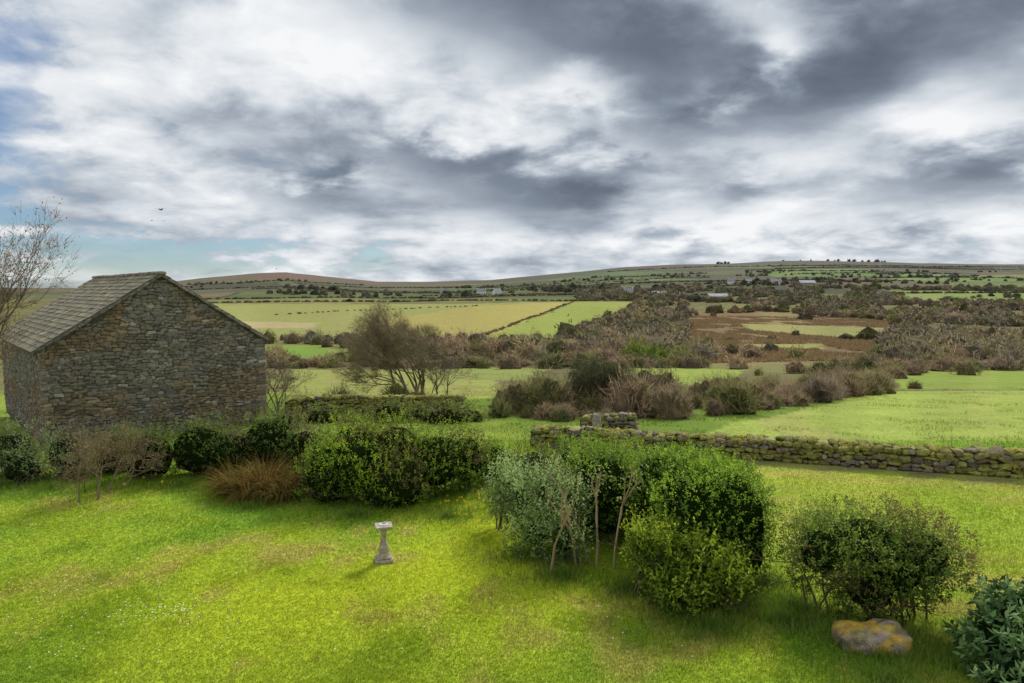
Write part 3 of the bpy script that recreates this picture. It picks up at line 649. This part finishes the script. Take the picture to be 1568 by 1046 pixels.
# ------------------------------------------------------------------ sundial
sd = empty('sundial'); SX, SY = -2.66, 13.8
def lathe(g, prof, cx, cy, col, k=28):
    V = []; F = []
    for r, z in prof:
        for j in range(k): a = 2*math.pi*j/k; V.append([cx+r*math.cos(a), cy+r*math.sin(a), z])
    for i in range(len(prof)-1):
        for j in range(k): F.append([i*k+j, i*k+(j+1) % k, (i+1)*k+(j+1) % k, (i+1)*k+j])
    g.add(V, F, col)
def slab(g, cx, cy, z0, z1, w0, w1, col, rot=.25):
    cr, sr = math.cos(rot), math.sin(rot); V = []; b = .012
    for z, w in ((z0, w0), (z0+b, w0+b), (z1-b, w1+b), (z1, w1)):
        for sx, sy in ((-1,-1),(1,-1),(1,1),(-1,1)): V.append([cx+(sx*cr-sy*sr)*w, cy+(sx*sr+sy*cr)*w, z])
    F = [[i*4+j, i*4+(j+1) % 4, i*4+4+(j+1) % 4, i*4+4+j] for i in range(3) for j in range(4)]+[[0, 1, 2, 3], [12, 13, 14, 15]]
    g.add(V, F, col)
z0 = float(H(SX, SY)); g = Geo(); sc = (.40,.345,.26)
slab(g, SX, SY, z0-.03, z0+.07, .17, .17, sc); slab(g, SX, SY, z0+.07, z0+.12, .135, .13, sc)
slab(g, SX, SY, z0+.70, z0+.765, .15, .165, sc)
g.build('plinth_and_cap', M_stone, sd)
g = Geo(); lathe(g, [(.125,z0+.118),(.125,z0+.14),(.10,z0+.17),(.11,z0+.20),(.115,z0+.24),(.10,z0+.30),(.075,z0+.38),(.06,z0+.47),(.056,z0+.54),(.07,z0+.57),(.055,z0+.60),(.075,z0+.64),(.11,z0+.68),(.12,z0+.702)], SX, SY, sc); g.build('baluster', M_stone, sd, True)
g = Geo(); lathe(g, [(.001,z0+.784),(.085,z0+.784),(.09,z0+.780),(.09,z0+.765)], SX, SY, (.62,.62,.60))
g.add([[SX-.06,SY,z0+.785],[SX+.06,SY,z0+.785],[SX+.06,SY,z0+.85],[SX-.06,SY+.006,z0+.785],[SX+.06,SY+.006,z0+.785],[SX+.06,SY+.006,z0+.85]], [[0,1,2],[3,4,5]], (.6,.6,.58)); g.build('dial_and_gnomon', M_paint, sd)

# ------------------------------------------------------------------ farmhouses
def house(name, x, y, w, d, h, rh, wall, roof, rot=0., win=True):
    root = empty(name); z = float(H(x, y))-.5; cr, sr = math.cos(rot), math.sin(rot)
    T = lambda a, b, c: [x+a*cr-b*sr, y+a*sr+b*cr, z+c]
    g = Geo(); V = []
    for a in (-w/2, w/2): V += [T(a, -d/2, 0), T(a, d/2, 0), T(a, d/2, h), T(a, 0, h+rh), T(a, -d/2, h)]
    g.add(V, [[0, 1, 2, 3, 4], [5, 6, 7, 8, 9]], wall); g.add(V, [[0, 1, 6, 5], [1, 2, 7, 6], [4, 0, 5, 9]], wall); g.build('walls', M_paint, root)
    g = Geo(); o = .4
    for sg in (-1, 1):
        q = [T(-w/2-o, 0, h+rh+.15), T(w/2+o, 0, h+rh+.15), T(w/2+o, sg*(d/2+o), h-.1), T(-w/2-o, sg*(d/2+o), h-.1)]
        V = q+[[p[0], p[1], p[2]+.2] for p in q]; g.add(V, [[0, 1, 2, 3], [4, 5, 6, 7], [0, 1, 5, 4], [1, 2, 6, 5], [2, 3, 7, 6], [3, 0, 4, 7]], roof)
    g.build('roof', M_slate, root)
    if win:
        g = Geo()
        for a in np.linspace(-w*.36, w*.36, 4):
            for zz in (1.2, 3.8):
                if zz+1.3 < h: g.add([T(a-.5, -d/2-.03, zz), T(a+.5, -d/2-.03, zz), T(a+.5, -d/2-.03, zz+1.2), T(a-.5, -d/2-.03, zz+1.2)], [[0, 1, 2, 3]], (.03,.035,.04))
        g.build('windows', M_paint, root); g = Geo()
        for a in (-w*.45, w*.45):
            V = [T(a+i*.5, j*.5, c) for c in (h+rh-.5, h+rh+1.4) for i, j in ((-1,-1),(1,-1),(1,1),(-1,1))]
            g.add(V, [[0,1,5,4],[1,2,6,5],[2,3,7,6],[3,0,4,7],[4,5,6,7]], wall)
        g.build('chimneys', M_paint, root)
WH = (.8,.79,.76); GY = (.24,.24,.26)
house('farmhouse', -.045*850, 850, 11, 7, 4.6, 2.6, WH, GY)
house('farmhouse', -.022*840, 840, 9, 7, 4.6, 2.4, WH, GY, .5)
house('farmhouse', -.10*900, 900, 8, 7, 4.6, 2.4, (.6,.57,.5), GY)
house('farm_shed', .30*640, 640, 18, 10, 4.0, 2.5, (.3,.3,.3), (.36,.37,.39), .1, False)
house('farm_shed', .215*700, 700, 14, 9, 4.0, 2.5, (.3,.28,.25), (.33,.34,.36), -.1, False)
house('farmhouse', .385*950, 950, 14, 8, 5.6, 3.0, WH, GY, .1)
house('farm_shed', .43*900, 900, 20, 10, 6, 3, (.3,.3,.3), (.42,.43,.45), 0, False)
house('farmhouse', .32*1020, 1020, 10, 8, 5.6, 3.0, WH, GY, -.2)
house('farmhouse', .345*980, 980, 9, 7, 5.4, 2.6, WH, GY, .4)
house('farmhouse', .17*740, 740, 10, 8, 4.8, 3.0, WH, GY, -.2)

# ------------------------------------------------------------------ birds
def bird(x, y, z, s, rot):
    root = empty('bird'); g = Geo(); cr, sr = math.cos(rot), math.sin(rot); R = np.array([[cr, sr, 0], [-sr, cr, 0], [0, 0, 1]])
    U, F = I2; V = U*np.array([.28,.075,.07]); V[:, 0] *= 1-.25*V[:, 0]; g.add((V@R)*s+[x, y, z], F, (.03,.03,.035))
    for sg in (-1, 1):
        w = np.array([[.12,0,.02],[-.1,0,.02],[.14,.32*sg,.16],[-.08,.30*sg,.14],[-.12,.72*sg,.10]]); g.add((w@R)*s+[x, y, z], [[0,2,3],[0,3,1],[2,4,3]], (.03,.03,.035))
    t = np.array([[-.22,.03,0],[-.22,-.03,0],[-.42,-.08,0],[-.42,.08,0]]); g.add((t@R)*s+[x, y, z], [[0,1,2,3]], (.03,.03,.035)); g.build('body_and_wings', M_bark, root)
bird(-30.5, 60, 12.6, .7, 1.2); bird(-47, 90, 14.7, .5, 1.3); bird(-45.5, 90, 14.6, .5, -1.2); bird(-20.6, 60, 7.5, .6, 1.8)

# ------------------------------------------------------------------ sky
SUN = np.array([.42, .75, .72]); SUN = SUN/np.linalg.norm(SUN)
wd = bpy.data.worlds.new('World'); scene.world = wd; wd.use_nodes = True; nt = wd.node_tree; N = nt.nodes; K = nt.links; N.clear()
wd.cycles.sampling_method = 'NONE'
def inp(s, v):
    if isinstance(v, (int, float)): s.default_value = v
    else: K.new(v, s)
def M(op, a, b=None, c=None):
    n = N.new('ShaderNodeMath'); n.operation = op
    for i, v in enumerate((a, b, c)):
        if v is not None: inp(n.inputs[i], v)
    return n.outputs[0]
tc = N.new('ShaderNodeTexCoord'); sp = N.new('ShaderNodeSeparateXYZ'); K.new(tc.outputs['Generated'], sp.inputs[0])
dx, dy, dz = sp.outputs
def plane(o):
    zz = M('ADD', M('MAXIMUM', dz, 0.), o); cb = N.new('ShaderNodeCombineXYZ'); K.new(M('DIVIDE', dx, zz), cb.inputs[0]); K.new(M('DIVIDE', dy, zz), cb.inputs[1]); return cb.outputs[0]
PA, PB = plane(.17), plane(.30)
def noise(vec, sc, det, rough, dist, off):
    mp = N.new('ShaderNodeVectorMath'); mp.operation = 'ADD'; mp.inputs[1].default_value = off; K.new(vec, mp.inputs[0])
    n = N.new('ShaderNodeTexNoise'); n.inputs['Scale'].default_value = sc; n.inputs['Detail'].default_value = det
    n.inputs['Roughness'].default_value = rough; n.inputs['Distortion'].default_value = dist; K.new(mp.outputs[0], n.inputs['Vector']); return n.outputs['Fac']
n1 = noise(PA, 1.3, 5, .5, .0, (3.1, 1.7, 0)); n2 = noise(PB, 5.2, 7, .55, .2, (7.7, 4.2, 2)); n3 = noise(PA, .9, 3, .5, .3, (1.3, 9.2, 5))
A = M('ADD', M('ARCTAN2', dx, dy), M('MULTIPLY', M('SUBTRACT', n1, .5), .35)); E = M('ADD', M('ARCSINE', dz), M('MULTIPLY', M('SUBTRACT', n2, .5), .15))
AE = N.new('ShaderNodeCombineXYZ'); K.new(A, AE.inputs[0]); K.new(E, AE.inputs[1])
def blob(u, v, su, sv, amp, acc):
    a = math.atan((u-784)/1045); t = (445-v)/1045; e = math.atan(t*math.cos(a)*.985); sa = su/1045*math.cos(a)**2; se = sv/1045*.95
    q = N.new('ShaderNodeVectorMath'); q.operation = 'MULTIPLY_ADD'; K.new(AE.outputs[0], q.inputs[0]); q.inputs[1].default_value = (1/sa, 1/se, 0); q.inputs[2].default_value = (-a/sa, -e/se, 0)
    d = N.new('ShaderNodeVectorMath'); d.operation = 'DOT_PRODUCT'; K.new(q.outputs[0], d.inputs[0]); K.new(q.outputs[0], d.inputs[1])
    return M('MULTIPLY_ADD', M('POWER', .3679, d.outputs['Value']), amp, acc)
blobs = [(960,80,150,80,-.6),(800,-10,220,70,-.5),(1080,190,110,40,-.5),(1430,30,270,105,-.6),(1270,140,120,60,-.5),(1140,75,50,42,.6),(870,130,70,32,.5),(640,90,90,40,.1),
 (770,265,150,50,-.48),(660,230,80,28,-.28),(860,310,80,30,-.35),(520,305,70,28,-.38),(990,255,80,22,-.35),(1130,300,45,30,-.3),(1420,270,110,40,-.25),(350,160,70,45,-.2),
 (540,120,90,60,.15),(1300,350,260,30,.14),(1500,190,90,40,.3),(1050,345,90,25,.18),(200,260,170,45,-.12),(300,30,250,50,-.08)]
s = M('MULTIPLY_ADD', n1, 1.35, .70-.675); s = M('ADD', s, M('MULTIPLY_ADD', n2, 1.15, -.575))
for b in blobs: s = blob(*b, s)
s = M('MULTIPLY_ADD', s, 1/1.3, .3/1.3)
cr = N.new('ShaderNodeValToRGB'); K.new(s, cr.inputs[0]); el = cr.color_ramp.elements
R3 = lambda p: (p+.3)/1.3
st = [(0., (.105,.13,.172)), (R3(0.), (.15,.18,.23)), (R3(.22), (.215,.255,.32)), (R3(.45), (.36,.41,.48)), (R3(.62), (.54,.59,.65)), (R3(.8), (.75,.785,.825)), (1., (.92,.935,.95))]
el[0].position, el[0].color = st[0][0], (*st[0][1], 1); el[1].position, el[1].color = st[-1][0], (*st[-1][1], 1)
for p, c in st[1:-1]: e = el.new(p); e.color = (*c, 1)
STR = .1
cs = N.new('ShaderNodeVectorMath'); cs.operation = 'SCALE'; K.new(cr.outputs[0], cs.inputs[0]); cs.inputs['Scale'].default_value = 1/STR
sky = N.new('ShaderNodeTexSky'); sky.sky_type = 'NISHITA'; sky.sun_disc = False; sky.sun_elevation = math.asin(SUN[2]); sky.sun_rotation = math.atan2(SUN[0], SUN[1]); sky.dust_density = .3; sky.ozone_density = 2.
bl = M('MULTIPLY_ADD', n3, 2.2, -1.21)
for b in [(-60,200,230,280,.8),(190,380,340,40,1.2),(60,60,160,90,.35),(560,412,220,16,.7)]: bl = blob(*b, bl)
bl = M('SUBTRACT', bl, M('MULTIPLY_ADD', n2, 2.6, -1.1))
for b in [(70,392,60,10,.9),(280,362,120,10,.9),(480,375,80,12,.8),(1000,100,500,150,.8),(800,300,350,90,.7),(1450,280,260,90,.9)]: bl = blob(b[0], b[1], b[2], b[3], -b[4], bl)
bl = M('MINIMUM', M('MAXIMUM', bl, 0.), .85)
tint = N.new('ShaderNodeVectorMath'); tint.operation = 'MULTIPLY'; K.new(sky.outputs[0], tint.inputs[0]); tint.inputs[1].default_value = (.62, .76, .92)
mx = N.new('ShaderNodeMix'); mx.data_type = 'RGBA'; K.new(bl, mx.inputs[0]); K.new(cs.outputs[0], mx.inputs[6]); K.new(tint.outputs[0], mx.inputs[7])
bg = N.new('ShaderNodeBackground'); bg.inputs[1].default_value = STR; K.new(mx.outputs[2], bg.inputs[0])
wo = N.new('ShaderNodeOutputWorld'); K.new(bg.outputs[0], wo.inputs[0])

# ------------------------------------------------------------------ sun & camera
from mathutils import Vector
ld = bpy.data.lights.new('sun', 'SUN'); ld.energy = 3.5; ld.angle = math.radians(9); ld.color = (1, .95, .87)
lo = bpy.data.objects.new('sun', ld); scene.collection.objects.link(lo); lo.rotation_euler = Vector(SUN.tolist()).to_track_quat('Z', 'Y').to_euler()
cd = bpy.data.cameras.new('camera'); cd.lens = 24; cd.sensor_width = 36; cd.clip_end = 20000; cd.clip_start = .1
co = bpy.data.objects.new('camera', cd); scene.collection.objects.link(co); co.location = (0, 0, 5.6); co.rotation_euler = (math.radians(90-4.27), 0, 0)
scene.camera = co
